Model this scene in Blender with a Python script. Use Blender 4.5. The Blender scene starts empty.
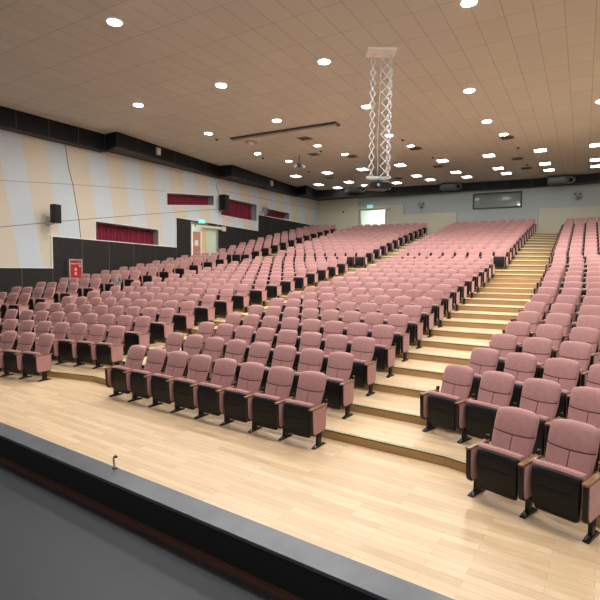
import bpy, bmesh, math, random
from math import sin, cos, pi, radians, sqrt
from mathutils import Vector, Matrix
random.seed(7)
SC = bpy.context.scene
COL = SC.collection

# ------------------------------------------------------------------ camera
cam_d = bpy.data.cameras.new('camera'); cam = bpy.data.objects.new('camera', cam_d); COL.objects.link(cam)
cam.location = (0, 0, 2.385)
cam.rotation_euler = (Matrix.Rotation(pi/2-0.0652, 4, 'X') @ Matrix.Rotation(0.0115, 4, 'Z')).to_euler()
cam_d.sensor_width = 36; cam_d.lens = 36*469.3/600; cam_d.clip_end = 200
SC.camera = cam
# ------------------------------------------------------------------ world, exposure
wd = bpy.data.worlds.new('world'); SC.world = wd; wd.use_nodes = True
wd.node_tree.nodes['Background'].inputs[0].default_value = (1.0, 1.0, 1.0, 1)
wd.node_tree.nodes['Background'].inputs[1].default_value = 0.35
SC.view_settings.view_transform = 'Standard'; SC.view_settings.look = 'None'
SC.view_settings.gamma = 1; SC.view_settings.use_curve_mapping = False
SC.view_settings.exposure = 0.0
TROFFER = 12.0     # emission of the recessed ceiling panels
DOWNLIGHT = 380.0   # emission of the round high-bay lamps
EXTRA_FRONT = 1000.0 # extra high-bay lamps added towards the stage to light the front seats
APRON_FILL = 760.0 # added unseen area light, brightens the first rows from above
STAGE_FILL = 220.0 # added unseen soft fill above and behind the camera

# added area lights: frontal fill behind the camera, top fill over the first rows
def area(name, loc, target, size, sy, power, col=(1, .98, .96)):
    l = bpy.data.lights.new(name, 'AREA'); l.shape = 'RECTANGLE'; l.size = size; l.size_y = sy; l.energy = power; l.color = col
    o = bpy.data.objects.new(name, l); COL.objects.link(o); o.location = loc
    o.rotation_euler = (Vector(target)-Vector(loc)).to_track_quat('-Z', 'Y').to_euler()
    return o
area('stage_fill', (3.0, -2.5, 7.6), (6, 12, 1), 9, 1.2, STAGE_FILL)
front_fill = area('apron_fill', (1.2, 6.2, 8.1), (1.6, 7.2, 0), 14, 1.0, APRON_FILL)
front_fill.rotation_euler = (radians(10), 0, -radians(33.5))

# ------------------------------------------------------------------ materials
def mat(name, col, rough=.6, metal=0., spec=.5, sheen=0., emit=None, estr=0., sheen_tint=None):
    m = bpy.data.materials.new(name); m.use_nodes = True
    b = m.node_tree.nodes['Principled BSDF']
    b.inputs['Base Color'].default_value = (*col, 1); b.inputs['Roughness'].default_value = rough
    b.inputs['Metallic'].default_value = metal; b.inputs['Specular IOR Level'].default_value = spec
    if sheen:
        b.inputs['Sheen Weight'].default_value = sheen; b.inputs['Sheen Roughness'].default_value = .35
        b.inputs['Sheen Tint'].default_value = (*(sheen_tint or col), 1)
    if emit: b.inputs['Emission Color'].default_value = (*emit, 1); b.inputs['Emission Strength'].default_value = estr
    return m
def nodes(m): return m.node_tree.nodes, m.node_tree.links, m.node_tree.nodes['Principled BSDF']
def noise_colour(m, c1, c2, scale, coord='Object', detail=4, stretch=(1, 1, 1), bump=0.):
    N, L, b = nodes(m)
    tc = N.new('ShaderNodeTexCoord'); mp = N.new('ShaderNodeMapping'); mp.inputs['Scale'].default_value = stretch
    nz = N.new('ShaderNodeTexNoise'); nz.inputs['Scale'].default_value = scale; nz.inputs['Detail'].default_value = detail
    rp = N.new('ShaderNodeValToRGB'); rp.color_ramp.elements[0].position = .3; rp.color_ramp.elements[1].position = .7
    rp.color_ramp.elements[0].color = (*c1, 1); rp.color_ramp.elements[1].color = (*c2, 1)
    L.new(tc.outputs[coord], mp.inputs[0]); L.new(mp.outputs[0], nz.inputs['Vector']); L.new(nz.outputs[0], rp.inputs[0]); L.new(rp.outputs[0], b.inputs['Base Color'])
    if bump:
        bp = N.new('ShaderNodeBump'); bp.inputs['Strength'].default_value = bump; bp.inputs['Distance'].default_value = .01
        L.new(nz.outputs[0], bp.inputs['Height']); L.new(bp.outputs[0], b.inputs['Normal'])
    return m

ROSE = (.50, .255, .25)
M = {}
M['fabric'] = noise_colour(mat('rose_velvet', ROSE, .85, spec=.2, sheen=.75, sheen_tint=(1, .82, .80)), (.395, .200, .188), (.435, .228, .213), 22, bump=.12)
M['thread'] = mat('seam_thread', (.16, .06, .065), .9)
M['black'] = noise_colour(mat('black_plastic', (.012, .012, .014), .45, spec=.25), (.006, .006, .007), (.010, .010, .012), 30, bump=.1)
M['black_metal'] = mat('black_metal', (.009, .009, .010), .4, spec=.3)
M['armwood'] = noise_colour(mat('armrest_wood', (.30, .15, .06), .35), (.17, .075, .03), (.26, .125, .055), 9, stretch=(12, 1, 12))
M['dark_panel'] = noise_colour(mat('dark_wall_panel', (.05, .045, .04), .6, spec=.25), (.017, .0145, .013), (.023, .020, .018), 6)
M['soffit'] = noise_colour(mat('soffit_panel', (.02, .023, .03), .5, spec=.25), (.006, .008, .012), (.009, .012, .017), 3)
M['soffit_under'] = mat('soffit_underside', (.035, .030, .026), .7)
M['seam_line'] = mat('panel_seam', (.085, .08, .076), .5)
M['white'] = mat('white_trim', (.75, .74, .71), .5)
M['reveal'] = mat('grey_reveal', (.42, .41, .40), .7)
M['curtain'] = noise_colour(mat('maroon_curtain', (.20, .008, .03), .8, sheen=.3), (.17, .006, .024), (.25, .012, .04), 8)
M['backbeige'] = noise_colour(mat('beige_acoustic', (.47, .43, .32), .9), (.60, .59, .47), (.63, .62, .495), 60)
M['backblue'] = noise_colour(mat('bluegrey_acoustic', (.36, .41, .42), .9), (.45, .51, .515), (.47, .53, .535), 60)
M['red'] = mat('red_paint', (.42, .012, .012), .4)
M['steel'] = mat('brushed_steel', (.45, .43, .42), .4, metal=.7)
M['grey'] = mat('grey_plastic', (.30, .32, .33), .5)
M['lightgrey'] = mat('light_grey_plastic', (.5, .5, .48), .5)
M['darkgrey'] = mat('dark_grey_plastic', (.05, .05, .055), .5)
M['chrome'] = mat('hoist_metal', (.48, .485, .49), .5, metal=.1)
M['acgrey'] = mat('unit_grey', (.10, .11, .105), .5)
M['acface'] = mat('unit_face', (.36, .37, .35), .5)
M['vent'] = mat('vent_brown', (.36, .31, .26), .7)
M['exit'] = mat('exit_sign_green', (.1, .55, .5), .5, emit=(.25, .85, .75), estr=.9)
M['paper'] = mat('paper', (.85, .84, .82), .8)
M['pinkboard'] = mat('pink_board', (.62, .25, .22), .7)
M['yellowwood'] = mat('pale_wood', (.72, .50, .22), .5)
M['paledoor'] = mat('pale_green_door', (.60, .65, .52), .4)
M['corridor'] = mat('corridor_white', (.76, .82, .78), .8)
M['troffer'] = mat('lamp_panel', (.9, .9, .9), .5, emit=(1, .99, .965), estr=TROFFER)
M['downlight'] = mat('lamp_disc', (.9, .9, .9), .5, emit=(1, .99, .97), estr=DOWNLIGHT)
M['extra_front'] = mat('extra_lamp_disc', (.9, .9, .9), .5, emit=(1, .99, .97), estr=EXTRA_FRONT)
M['corlamp'] = mat('corridor_lamp', (.9, .9, .9), .5, emit=(.95, 1, .97), estr=36)
M['pit'] = mat('pit_black', (.008, .008, .009), .7)
M['pitfloor'] = mat('pit_floor', (.035, .038, .045), .6)
M['ceilplain'] = mat('ceiling_trim', (.46, .43, .38), .7)
M['fanblade'] = mat('fan_blade_blue', (.07, .10, .14), .4)
M['ventback'] = mat('vent_shadow', (.25, .21, .17), .8)
M['wseam'] = mat('wainscot_seam', (.22, .21, .20), .5)
M['brown'] = mat('brown_trim', (.09, .04, .03), .5)
M['coping'] = noise_colour(mat('slate_coping', (.06, .068, .08), .35), (.07, .08, .095), (.10, .112, .13), 4, bump=.2)

# window glass of the control booth
def glass():
    m = mat('booth_glass', (.25, .33, .31), .08, spec=.9)
    return m
M['glass'] = glass()

# wooden floor boards
def wood_floor():
    m = mat('floor_boards', (.6, .42, .24), .38, spec=.4); N, L, b = nodes(m)
    tc = N.new('ShaderNodeTexCoord'); mp = N.new('ShaderNodeMapping'); mp.inputs['Rotation'].default_value = (0, 0, radians(33.5))
    L.new(tc.outputs['Object'], mp.inputs[0])
    bk = N.new('ShaderNodeTexBrick'); bk.offset = .37; bk.inputs['Scale'].default_value = 1
    bk.inputs['Color1'].default_value = (.60, .425, .25, 1); bk.inputs['Color2'].default_value = (.74, .55, .345, 1)
    bk.inputs['Mortar'].default_value = (.44, .31, .18, 1); bk.inputs['Mortar Size'].default_value = .0018
    bk.inputs['Brick Width'].default_value = .85; bk.inputs['Row Height'].default_value = .095; bk.inputs['Bias'].default_value = 0
    L.new(mp.outputs[0], bk.inputs['Vector'])
    nz = N.new('ShaderNodeTexNoise'); nz.inputs['Scale'].default_value = 3; nz.inputs['Detail'].default_value = 6
    m2 = N.new('ShaderNodeMapping'); m2.inputs['Scale'].default_value = (1, 9, 1); L.new(mp.outputs[0], m2.inputs[0]); L.new(m2.outputs[0], nz.inputs['Vector'])
    mx = N.new('ShaderNodeMix'); mx.data_type = 'RGBA'; mx.blend_type = 'MULTIPLY'; mx.inputs[0].default_value = .35
    rp = N.new('ShaderNodeValToRGB'); rp.color_ramp.elements[0].color = (.72, .68, .62, 1); rp.color_ramp.elements[1].color = (1, 1, 1, 1)
    rp.color_ramp.elements[0].position = .3; rp.color_ramp.elements[1].position = .65
    L.new(nz.outputs[0], rp.inputs[0]); L.new(bk.outputs[0], mx.inputs[6]); L.new(rp.outputs[0], mx.inputs[7]); L.new(mx.outputs[2], b.inputs['Base Color'])
    return m
M['floor'] = wood_floor()
M['riser'] = noise_colour(mat('riser_wood', (.45, .28, .12), .45), (.40, .245, .10), (.48, .31, .14), 3, stretch=(1, 1, 6))
M['nosing'] = mat('nosing_strip', (.70, .66, .45), .35)
M['nosing_dark'] = mat('nosing_groove', (.05, .045, .03), .6)

def ceiling_mat():
    m = mat('ceiling_tiles', (.55, .45, .36), .9, spec=.1); N, L, b = nodes(m)
    tc = N.new('ShaderNodeTexCoord')
    bk = N.new('ShaderNodeTexBrick'); bk.offset = 0; bk.inputs['Scale'].default_value = 1
    bk.inputs['Color1'].default_value = (.50, .485, .45, 1); bk.inputs['Color2'].default_value = (.53, .512, .475, 1)
    bk.inputs['Mortar'].default_value = (.37, .345, .30, 1); bk.inputs['Mortar Size'].default_value = .011
    bk.inputs['Brick Width'].default_value = .6; bk.inputs['Row Height'].default_value = 1.2
    L.new(tc.outputs['Object'], bk.inputs['Vector']); L.new(bk.outputs[0], b.inputs['Base Color'])
    return m
M['ceiling'] = ceiling_mat()

def stripe_mat():   # slanted beige / blue-grey acoustic stripes of the side wall; object x = distance from the corner, z = height
    m = mat('striped_acoustic_wall', (.6, .55, .45), .9, spec=.15); N, L, b = nodes(m)
    tc = N.new('ShaderNodeTexCoord'); sp = N.new('ShaderNodeSeparateXYZ'); L.new(tc.outputs['Object'], sp.inputs[0])
    def mth(op, a, bb):
        n = N.new('ShaderNodeMath'); n.operation = op
        for i, v in enumerate((a, bb)):
            if isinstance(v, (int, float)): n.inputs[i].default_value = v
            else: L.new(v, n.inputs[i])
        return n.outputs[0]
    s = mth('SUBTRACT', sp.outputs[0], mth('MULTIPLY', sp.outputs[2], .145))   # constant along a stripe edge
    s = mth('ADD', s, 40*1.818-10.86)
    fr = mth('FRACT', mth('DIVIDE', s, 1.818), 0)
    isb = mth('LESS_THAN', fr, .5)
    nz = N.new('ShaderNodeTexNoise'); nz.inputs['Scale'].default_value = 40; L.new(tc.outputs['Object'], nz.inputs['Vector'])
    mx = N.new('ShaderNodeMix'); mx.data_type = 'RGBA'; L.new(isb, mx.inputs[0])
    mx.inputs[6].default_value = (.60, .66, .69, 1); mx.inputs[7].default_value = (.68, .61, .49, 1)
    m2 = N.new('ShaderNodeMix'); m2.data_type = 'RGBA'; m2.blend_type = 'MULTIPLY'; m2.inputs[0].default_value = .12
    L.new(mx.outputs[2], m2.inputs[6]); L.new(nz.outputs[0], m2.inputs[7]); L.new(m2.outputs[2], b.inputs['Base Color'])
    return m
M['stripe'] = stripe_mat()

# ------------------------------------------------------------------ mesh builder
class MB:
    def __init__(s): s.v = []; s.f = []; s.m = []; s.mats = []
    def mi(s, m):
        m = M[m] if isinstance(m, str) else m
        if m not in s.mats: s.mats.append(m)
        return s.mats.index(m)
    def add(s, vs, fs, m):
        o = len(s.v); k = s.mi(m); s.v += [tuple(v) for v in vs]
        for f in fs: s.f.append(tuple(i+o for i in f)); s.m.append(k)
        return s
    def box(s, x0, x1, y0, y1, z0, z1, m, bev=0):
        if bev:
            bm = bmesh.new(); bmesh.ops.create_cube(bm, size=1)
            for v in bm.verts: v.co = Vector((x0+(v.co.x+.5)*(x1-x0), y0+(v.co.y+.5)*(y1-y0), z0+(v.co.z+.5)*(z1-z0)))
            bmesh.ops.bevel(bm, geom=bm.edges[:], offset=bev, segments=2, affect='EDGES', profile=.6)
            bm.verts.index_update(); s.add([v.co[:] for v in bm.verts], [[v.index for v in f.verts] for f in bm.faces], m); bm.free(); return s
        v = [(x, y, z) for x in (x0, x1) for y in (y0, y1) for z in (z0, z1)]
        return s.add(v, [(0, 1, 3, 2), (4, 6, 7, 5), (0, 4, 5, 1), (2, 3, 7, 6), (0, 2, 6, 4), (1, 5, 7, 3)], m)
    def prism(s, pts, axis, a, b, m):   # polygon pts extruded along axis from a to b
        n = len(pts)
        def P(p, h): return {'x': (h, p[0], p[1]), 'y': (p[0], h, p[1]), 'z': (p[0], p[1], h)}[axis]
        v = [P(p, a) for p in pts]+[P(p, b) for p in pts]
        return s.add(v, [tuple(range(n))[::-1], tuple(range(n, 2*n))]+[(i, (i+1) % n, (i+1) % n+n, i+n) for i in range(n)], m)
    def tube(s, a, b, r, m, n=8, r2=None, cap=True):
        a = Vector(a); b = Vector(b); d = (b-a).normalized(); u = d.orthogonal().normalized(); w = d.cross(u); r2 = r if r2 is None else r2
        v = [tuple(a+(u*cos(2*pi*i/n)+w*sin(2*pi*i/n))*r) for i in range(n)]+[tuple(b+(u*cos(2*pi*i/n)+w*sin(2*pi*i/n))*r2) for i in range(n)]
        f = [(i, (i+1) % n, (i+1) % n+n, i+n) for i in range(n)]
        if cap: f += [tuple(range(n))[::-1], tuple(range(n, 2*n))]
        return s.add(v, f, m)
    def path(s, pts, r, m, n=6):
        for a, b in zip(pts[:-1], pts[1:]): s.tube(a, b, r, m, n)
        return s
    def ring(s, c, R, r, m, axis='y', n=24, k=5):
        v = []; f = []
        for i in range(n):
            a = 2*pi*i/n
            for j in range(k):
                b = 2*pi*j/k; q = R+r*cos(b); h = r*sin(b)
                p = {'y': (q*cos(a), h, q*sin(a)), 'z': (q*cos(a), q*sin(a), h), 'x': (h, q*cos(a), q*sin(a))}[axis]
                v.append((c[0]+p[0], c[1]+p[1], c[2]+p[2]))
                f.append((i*k+j, ((i+1) % n)*k+j, ((i+1) % n)*k+(j+1) % k, i*k+(j+1) % k))
        return s.add(v, f, m)
    def mesh(s, name, smooth=False, fix=True):
        me = bpy.data.meshes.new(name); me.from_pydata(s.v, [], s.f)
        for m in s.mats: me.materials.append(m)
        me.polygons.foreach_set('material_index', s.m)
        if fix:
            bm = bmesh.new(); bm.from_mesh(me); bmesh.ops.recalc_face_normals(bm, faces=bm.faces[:]); bm.to_mesh(me); bm.free()
        if smooth:
            me.polygons.foreach_set('use_smooth', [True]*len(me.polygons)); me.set_sharp_from_angle(angle=radians(40))
        me.update(); return me
    def build(s, name, parent=None, smooth=False, loc=None, rz=None, fix=True):
        o = bpy.data.objects.new(name, s.mesh(name, smooth, fix)); COL.objects.link(o)
        if parent: o.parent = parent
        if loc: o.location = loc
        if rz is not None: o.rotation_euler = (0, 0, rz)
        return o
def tag(o, label=None, cat=None, group=None, kind=None):
    if label: o['label'] = label
    if cat: o['category'] = cat
    if group: o['group'] = group
    if kind: o['kind'] = kind
    return o
def empty(name, loc, rz=0, label=None, cat=None, group=None):
    o = bpy.data.objects.new(name, None); COL.objects.link(o); o.location = loc; o.rotation_euler = (0, 0, rz); o.empty_display_size = .1
    return tag(o, label, cat, group)
def copy_tree(o, parent=None):
    c = o.copy(); COL.objects.link(c); c.parent = parent
    for ch in o.children: copy_tree(ch, c)
    return c

# ------------------------------------------------------------------ seating plan (metres, four straight blocks fanned round the stage)
DR, DZ, DZQ, BACK, PITCH = .9526, .1296, .0016, .2545, .55
HTOP = .93
BL = {'W': dict(a=.3793, D=7.065, k=0), 'L': dict(a=.4334, D=7.185, k=.0042), 'M': dict(a=.5843, D=5.647, k=.0005), 'R': dict(a=.8702, D=5.053, k=.0081)}
UP = {'W': (.3793, 7.065+15*DR+1.742, 0), 'L': (.41, 7.185+15*DR+1.6442-.6197, 0), 'M': (.5843, 5.647+15*DR+1.6442, 0), 'R': (.7747, 5.053+15*DR+1.6442+.6278, 0)}
def zl(k): return DZ*(k-1)+DZQ*(k-1)*(k-2)/2
def zu(k): return 2.463+.2248*(k-1)-.0046*(k-1)*(k-2)/2
def lift(s, k, up=False):
    if s != 'W': return 0
    return (.13-.004*(k-1)) if up else max(.03, .05+.012*(k-5))
def rowpt(s, k, t, up=False, dD=0):
    a, D, kk = UP[s] if up else (BL[s]['a'], BL[s]['D'], BL[s]['k'])
    D = D+(.9 if up else DR)*(k-1)+dD-kk*t*t-(.05 if (s == 'M' and k == 1 and not up) else .10 if (s == 'R' and k == 1 and not up) else 0)
    z = (zu(k) if up else zl(k))+lift(s, k, up)
    return Vector((sin(a)*D+cos(a)*t, cos(a)*D-sin(a)*t, z))
Ws = {1: -14, 2: -14, 3: -14, 4: -14, 5: -14, 6: -14, 7: -13.94, 8: -13.84, 9: -13.73, 10: -13.61, 11: -13.48, 12: -13.36, 13: -13.22, 14: -13.12, 15: -12.94, 16: -12.85}
Le = {1: -9.19, 2: -8.2, 3: -8.31, 4: -8.38, 5: -8.44, 6: -8.42, 7: -8.41, 8: -8.39, 9: -8.25, 10: -8.17, 11: -8.09, 12: -7.99, 13: -7.92, 14: -7.82, 15: -7.73, 16: -7.61}
Ms = dict(zip(range(1, 17), [-7.32, -7.41, -7.47, -7.51, -7.59, -7.63, -7.69, -7.74, -7.79, -7.84, -7.88, -7.88, -7.9, -7.92, -7.96, -8.02]))
Rs = dict(zip(range(1, 17), [-2.24, -3.53, -3.66, -3.83, -4.03, -4.26, -4.55, -4.81, -5.06, -5.36, -5.69, -6.01, -6.29, -6.6, -6.92, -7.28]))
rows = []   # (block, upper?, row, [t of every seat from left to right])
def project(p):
    q = cam_inv @ p
    return 300+469.3*q.x/-q.z, 300-469.3*q.y/-q.z
cam_inv = (Matrix.Translation(cam.location) @ cam.rotation_euler.to_matrix().to_4x4()).inverted()
for k in range(1, 17):
    rows.append(('W', False, k, [Ws[k]-PITCH*i for i in (3, 2, 1, 0)]))
    rows.append(('L', False, k, [Le[k]-PITCH*i for i in range(6 if k == 1 else 8, -1, -1)]))
    rows.append(('M', False, k, [Ms[k]+PITCH*i for i in range(8)]))
    rows.append(('R', False, k, [Rs[k]+PITCH*i for i in range(12)]))
for k in range(1, 13):
    rows.append(('W', True, k, [-12.32+.156*(k-1)-PITCH*i for i in (3, 2, 1, 0)]))
    rows.append(('L', True, k, [-10.88+.123*(k-1)+PITCH*i for i in range(9)]))
    rows.append(('M', True, k, [-8.38-.016*(k-1)+PITCH*i for i in range(9)]))
    rows.append(('R', True, k, [-6.0-.21*(k-1)+PITCH*i for i in range(12)]))
seats = []
for s, up, k, ts in rows:
    for i, t in enumerate(ts):
        p = rowpt(s, k, t, up); u, v = project(p+Vector((0, 0, HTOP-.2)))
        if p.y < 1.5 or u < -22 or u > 622 or v > 640: continue
        f = rowpt(s, k, t, up, -BACK); a = UP[s][0] if up else BL[s]['a']
        seats.append(dict(s=s, up=up, k=k, i=i, n=len(ts), loc=f, a=a, d=(f-cam.location).length))

# ------------------------------------------------------------------ floor: terraces, risers, nosings
def edge_line(k, up, ks=None):
    """nosing line in front of row k; points from far left to far right"""
    dD = -.93
    if up:
        e = {'W': (-12.32+.156*(k-1)-1.93, -12.32+.156*(k-1)+.35), 'L': (-10.88+.123*(k-1)-.35, -6.48+.123*(k-1)+.35), 'M': (-8.38-.016*(k-1)-.35, -3.98-.016*(k-1)+.35), 'R': (-6.0-.21*(k-1)-.35, 14)}
    else:
        e = {'W': (Ws[k]-1.93, Ws[k]+.35), 'L': (Le[max(k, 3)]-4.4-.35, Le[max(k, 3)]+.4), 'M': (Ms[k]-.35, Ms[k]+3.85+.35), 'R': (min(Rs[k], -3.5)-.35, 14)}
    if not up:
        w = min(1, max(0, (9-k)/5)); A_, B_ = BL['M'], BL['R']; ca, sa = cos(A_['a']), sin(A_['a']); cb_, sb = cos(B_['a']), sin(B_['a'])
        Da, Db = A_['D']+DR*(k-1)-.93, B_['D']+DR*(k-1)-.93; det = sa*cb_-ca*sb
        ix, iy = (Da*cb_-Db*ca)/det, (sa*Db-sb*Da)/det
        tm, tr_ = ix*ca-iy*sa-.3, ix*cb_-iy*sb+.3
        e['M'] = (e['M'][0], e['M'][1]*(1-w)+tm*w); e['R'] = (e['R'][0]*(1-w)+tr_*w, e['R'][1])
    pts = []
    for s in 'WLMR':
        pts += [rowpt(s, k, e[s][0], up, dD), rowpt(s, k, e[s][1], up, dD)]
    a = UP['W'][0]; pts.insert(0, pts[0]+Vector((-cos(a), sin(a), 0))*6)
    return pts
lines = []   # (points at level z)
for k in range(2, 17): lines.append(edge_line(k, False))
cross = edge_line(16, False)
c2 = []
for q, s in zip(cross, 'WWWLLMMRR'):
    a = BL[s]['a']; v = q+Vector((sin(a), cos(a), 0))*(.93+.10); v.z = 2.30+(.13 if s == 'W' else 0); c2.append(v)
lines.append(c2)
for k in range(1, 13): lines.append(edge_line(k, True))
last = [Vector((q.x+sin(.5)*2.6, q.y+cos(.5)*2.6, q.z)) for q in lines[-1]]
fl = MB()
front = [Vector((-16, -3, 0)), Vector((-12.3, -3, 0)), Vector((-9.5, -3, 0)), Vector((-7.5, -3, 0)), Vector((-4, -3, 0)), Vector((-1, -3, 0)), Vector((2, -3, 0)), Vector((5, -3, 0)), Vector((16, -6.5, 0))]
# flat floor in front of the first riser, cut along the pit wall line
ma = .5843; mn = Vector((sin(ma), cos(ma), 0)); mr = Vector((cos(ma), -sin(ma), 0))
PIT_D = 3.35   # distance of the pit edge in the frame of the middle block
front = [mn*PIT_D+mr*t for t in (-22, -15.5, -13, -11, -8, -6, -3.2, 1.5, 16)]
prev = front; pz = [0]*9
for li, ln in enumerate(lines):
    for j in range(8):
        a, b, c, d = prev[j], prev[j+1], ln[j+1], ln[j]
        za, zb = a.z, b.z
        v = [(a.x, a.y, za), (b.x, b.y, zb), (c.x, c.y, zb), (d.x, d.y, za), (c.x, c.y, c.z), (d.x, d.y, d.z)]
        fl.add(v, [(0, 1, 2, 3)], 'floor'); fl.add(v, [(3, 2, 4, 5)], 'riser')
    prev = ln
for j in range(8):
    a, b, c, d = prev[j], prev[j+1], last[j+1], last[j]
    fl.add([tuple(a), tuple(b), (c.x, c.y, b.z), (d.x, d.y, a.z)], [(0, 1, 2, 3)], 'floor')
fo = fl.build('floor', fix=False); tag(fo, kind='structure')
# nosing strips along every step
for n_, ln in enumerate(lines):
    nb = MB()
    lip = -.045 if n_ >= 15 else -.008
    for j in range(1, 8):
        a, b = ln[j], ln[j+1]
        d = (b-a); d.z = 0; d.normalize(); w = Vector((d.y, -d.x, 0))   # towards the stage
        for (o0, o1, z0, z1, m) in ((-.035, .008, lip, .003, 'nosing'), (-.024, -.014, .003, .0045, 'nosing_dark'), (.005, .009, lip-.012-(.02 if n_ >= 15 else 0), lip, 'nosing_dark')):
            v = []
            for q in (a, b):
                for o_ in (o0, o1):
                    for z_ in (z0, z1): v.append(tuple(q+w*o_+Vector((0, 0, z_))))
            nb.add(v, [(0, 1, 3, 2), (4, 6, 7, 5), (0, 4, 5, 1), (2, 3, 7, 6), (0, 2, 6, 4), (1, 5, 7, 3)], m)
    tag(nb.build('trim_%d' % (n_+1)), kind='structure')

# ------------------------------------------------------------------ orchestra pit at the foot of the stage
def mf(D, t, z): return tuple(mn*D+mr*t+Vector((0, 0, z)))

pf = MB(); pf.box(-16, 12, -4.0, 3.09, -.42, -.36, 'pitfloor'); o = pf.build('floor_pit', rz=-ma); tag(o, kind='structure')
pw = MB(); pw.box(-16, 12, 3.10, 3.34, -.42, -.03, 'pit'); o = pw.build('wall_pit', rz=-ma); tag(o, kind='structure')
pc = MB(); pc.box(-16, 12, 3.08, 3.355, -.03, .006, 'coping', .006); tag(pc.build('trim_40', rz=-ma), kind='structure')
pb = MB(); pb.box(-16, 12, 3.03, 3.10, -.36, -.31, 'brown', .005); tag(pb.build('baseboard_pit', rz=-ma), kind='structure')

# ------------------------------------------------------------------ ceiling
CZ = 8.25; CA = radians(31)
cb = MB(); cb.box(-32, 24, -12, 42, 0, .25, 'ceiling'); co = cb.build('ceiling', loc=(0, 0, CZ), rz=-CA); tag(co, kind='structure')

# ------------------------------------------------------------------ side wall and back wall (frames measured from the room's far corner)
CORNER = Vector((1.31, 36.8, 0))
d1 = Vector((-.67, -1, 0)).normalized(); e1 = Vector((1, -.5016, 0)).normalized()
RL = math.atan2(d1.y, d1.x); RB = math.atan2(e1.y, e1.x)
# local x runs along the wall from the corner, local y: side wall -> +y is into the room?  checked below
def inroom(d): # unit normal pointing to the camera side
    n = Vector((-d.y, d.x, 0)); return n if n.dot(Vector((0, 0, 0))-CORNER) > 0 else -n
YL = 1 if inroom(d1).dot(Vector((-d1.y, d1.x, 0))) > 0 else -1     # sign of local y into the room
YB = 1 if inroom(e1).dot(Vector((-e1.y, e1.x, 0))) > 0 else -1
def wallgrid(mb, x0, x1, z0, z1, holes, y0, y1, m):
    xs = sorted({x0, x1}|{h[i] for h in holes for i in (0, 1)}); zs = sorted({z0, z1}|{h[i] for h in holes for i in (2, 3)})
    for xa, xb in zip(xs[:-1], xs[1:]):
        run = None
        for za, zb in zip(zs[:-1], zs[1:]):
            cx, cz = (xa+xb)/2, (za+zb)/2
            if any(h[0] < cx < h[1] and h[2] < cz < h[3] for h in holes):
                if run: mb.box(xa, xb, y0, y1, run[0], run[1], m); run = None
            else: run = (run[0], zb) if run else (za, zb)
        if run: mb.box(xa, xb, y0, y1, run[0], run[1], m)
WIN = [(15.38, 18.82, 3.51, 3.59, 4.29, 4.41), (11.41, 14.78, 6.02, 5.64, 6.53, 6.23), (7.53, 10.79, 5.46, 5.54, 6.49, 6.56), (3.88, 6.73, 5.90, 5.86, 6.32, 6.38)]  # x range, sill heights, head heights
SIDE_WIN = [(q[0], q[1], min(q[2:4]), max(q[4:6])) for q in WIN]
SIDE_DOOR = (11.12, 13.15, 1.9, 4.84)
wl = MB(); wallgrid(wl, -.4, 44, -.4, CZ, SIDE_WIN+[SIDE_DOOR], 0, -.3*YL, 'stripe')
for xa, xb, b0, b1, t0, t1 in WIN:
    lo, hi = min(b0, b1), max(t0, t1)
    wl.prism([(xa, lo-.001), (xb, lo-.001), (xb, b1), (xa, b0)], 'y', 0, -.3*YL, 'stripe'); wl.prism([(xa, t0), (xb, t1), (xb, hi+.001), (xa, hi+.001)], 'y', 0, -.3*YL, 'stripe')
W_L = wl.build('wall_left', loc=CORNER, rz=RL); tag(W_L, kind='structure')
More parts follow.
